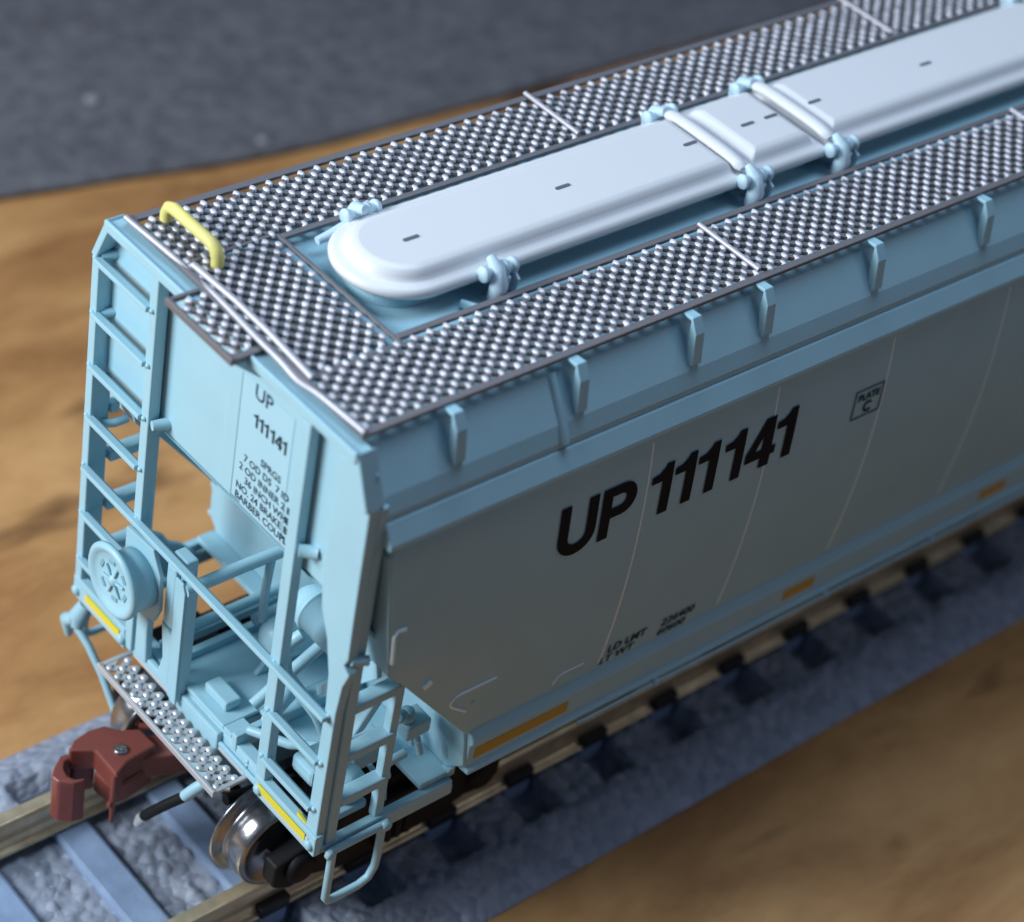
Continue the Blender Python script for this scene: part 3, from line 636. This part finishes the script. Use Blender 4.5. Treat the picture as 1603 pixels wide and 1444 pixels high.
# ---- lettering
def on_side(vs, fs, x, z, name, m, lift=.0302, sub=False):
    bm = bmesh.new(); bv = [bm.verts.new((a + x, 0, b + z)) for a, b in vs]
    for f in fs:
        try: bm.faces.new([bv[i] for i in f])
        except ValueError: pass
    for v in [v for v in bm.verts if not v.link_faces]: bm.verts.remove(v)
    zz = z - .05
    while zz < z + .4:
        bmesh.ops.bisect_plane(bm, geom=bm.verts[:] + bm.edges[:] + bm.faces[:], plane_co=(0, 0, zz), plane_no=(0, 0, 1)); zz += .03
    for v in bm.verts: v.co.y = -(side_y(v.co.z) + lift)
    bmesh.ops.recalc_face_normals(bm, faces=bm.faces)
    me = bpy.data.meshes.new(name); bm.to_mesh(me); bm.free(); me.materials.append(m)
    o = bpy.data.objects.new(name, me); COL.objects.link(o); o.parent = near_sheet
    return o
class G2:
    def __init__(s): s.v = []; s.f = []
    def poly(s, p): o = len(s.v); s.v += p; s.f.append(tuple(range(o, o + len(p))))
    def strip(s, outer, inner):
        o = len(s.v); n = len(outer); s.v += outer + inner
        s.f += [(o + i, o + i + 1, o + n + i + 1, o + n + i) for i in range(n - 1)]
g = G2(); H = .285; ST = .060; Z0 = 0.0
# U
x = 1.075; w = .225
g.poly([(x, H), (x + ST, H), (x + ST, .10), (x, .10)]); g.poly([(x + w - ST, H), (x + w, H), (x + w, .10), (x + w - ST, .10)])
n = 14
outer = [(x + w / 2 - w / 2 * math.cos(PI * i / n), .10 - .105 * math.sin(PI * i / n)) for i in range(n + 1)]
inner = [(x + w / 2 - (w / 2 - ST) * math.cos(PI * i / n), .10 - .045 * math.sin(PI * i / n)) for i in range(n + 1)]
g.strip(outer, inner)
# P
x = 1.325; g.poly([(x, 0), (x + ST, 0), (x + ST, H), (x, H)])
oy = [(x + ST, H)] + [(x + .125 + .085 * math.sin(PI * i / n), H - .0875 + .0875 * math.cos(PI * i / n)) for i in range(n + 1)] + [(x + ST, H - .175)]
iy = [(x + ST, H - .055)] + [(x + .115 + .032 * math.sin(PI * i / n), H - .0875 + .0325 * math.cos(PI * i / n)) for i in range(n + 1)] + [(x + ST, H - .12)]
g.strip(oy, iy)
def one(x1):
    g.poly([(x1 - .06, 0), (x1, 0), (x1, H), (x1 - .045, H), (x1 - .06, H - .05)])
    g.poly([(x1 - .06, H - .05), (x1 - .045, H), (x1 - .055, H - .02), (x1 - .085, H - .045), (x1 - .13, H - .052), (x1 - .13, H - .092), (x1 - .06, H - .092)])
for x1 in (1.755, 1.902, 2.05, 2.222, 2.565): one(x1)
x = 2.245
g.poly([(x + .105, 0), (x + .172, 0), (x + .172, .06), (x + .105, .06)]); g.poly([(x, .06), (x + .20, .06), (x + .20, .11), (x, .11)])
g.poly([(x, .11), (x + .06, .11), (x + .105, .19), (x + .105, H)]); g.poly([(x + .105, .11), (x + .172, .11), (x + .172, H), (x + .105, H)])
U_ = [f for f in g.f if g.v[f[0]][0] < 1.31]; P_ = [f for f in g.f if 1.31 < g.v[f[0]][0] < 1.58]; N_ = [f for f in g.f if g.v[f[0]][0] > 1.58]
on_side(g.v, U_, 0, 1.362, 'road_initial', INK); on_side(g.v, P_, 0, 1.362, 'road_initial', INK)
for lo, hi in ((1.60, 1.77), (1.77, 1.91), (1.91, 2.06), (2.06, 2.235), (2.235, 2.46), (2.43, 2.6)):
    sel = [f for f in N_ if lo < sum(g.v[i][0] for i in f) / len(f) <= hi and not (lo == 2.43 and sum(g.v[i][0] for i in f) / len(f) <= 2.46)]
    on_side(g.v, sel, 0, 1.362, 'road_number_digit', INK)
k_ = .25
MB().add([(.0570, -.155 - (a - 1.62) * k_, 1.885 + b * k_) for a, b in g.v], N_).build('end_lettering', INKF, es)
g = G2()
a, b, c, d = (2.985, 1.39), (3.19, 1.39), (3.19, 1.56), (2.985, 1.56); e = .008
g.poly([a, b, (b[0], b[1] + e), (a[0], a[1] + e)]); g.poly([(d[0], d[1] - e), (c[0], c[1] - e), c, d]); g.poly([(a[0], a[1] + e), (a[0] + e, a[1] + e), (d[0] + e, d[1] - e), (d[0], d[1] - e)]); g.poly([(b[0] - e, b[1] + e), (b[0], b[1] + e), (c[0], c[1] - e), (c[0] - e, c[1] - e)])
on_side([(p[0], p[1] - 1.3) for p in g.v], g.f, 0, 1.3, 'clearance_box', INKF)
for txt, sz, xx, zz, bo in (('PLATE', .055, 3.012, 1.492, .0022), ('C', .085, 3.06, 1.415, .003), ('LD LMT', .075, 1.63, .487, .0015), ('226400', .075, 1.985, .487, .0015), ('LT WT', .075, 1.60, .412, .0015), ('60600', .075, 1.985, .412, .0015)):
    v_, f_ = glyph_text(txt, sz, bo); on_side(v_, f_, xx, zz, 'stencil_lettering', INKF)
def on_end(txt, size, y, z, xp, name='end_lettering', bold=.0012, par=es, sp=1.0, m=INKF):
    v_, f_ = glyph_text(txt, size, bold, sp)
    o = MB().add([(xp, y - a, z + b) for a, b in v_], f_).build(name, m, par, fix=False)
    o.data.flip_normals() if False else None
for txt, sz, y, z in (('UP', .105, -.145, 2.03), ('SPRGS', .052, -.235, 1.722), ('7 OD D5  7 ID D5', .052, -.12, 1.664), ('2 OD INNER 2 ID IN', .052, -.095, 1.607),
                      ('36 INCH WHEELS', .052, -.14, 1.551), ('NO. 24 BRAKE BM', .052, -.085, 1.496), ('BARBER COUPLER', .054, -.085, 1.440)):
    on_end(txt, sz, y, z, .0570)
# ------------------------------------------------------------------ render settings
S.render.engine = 'CYCLES'
S.cycles.use_denoising = True
S.cycles.max_bounces = 8
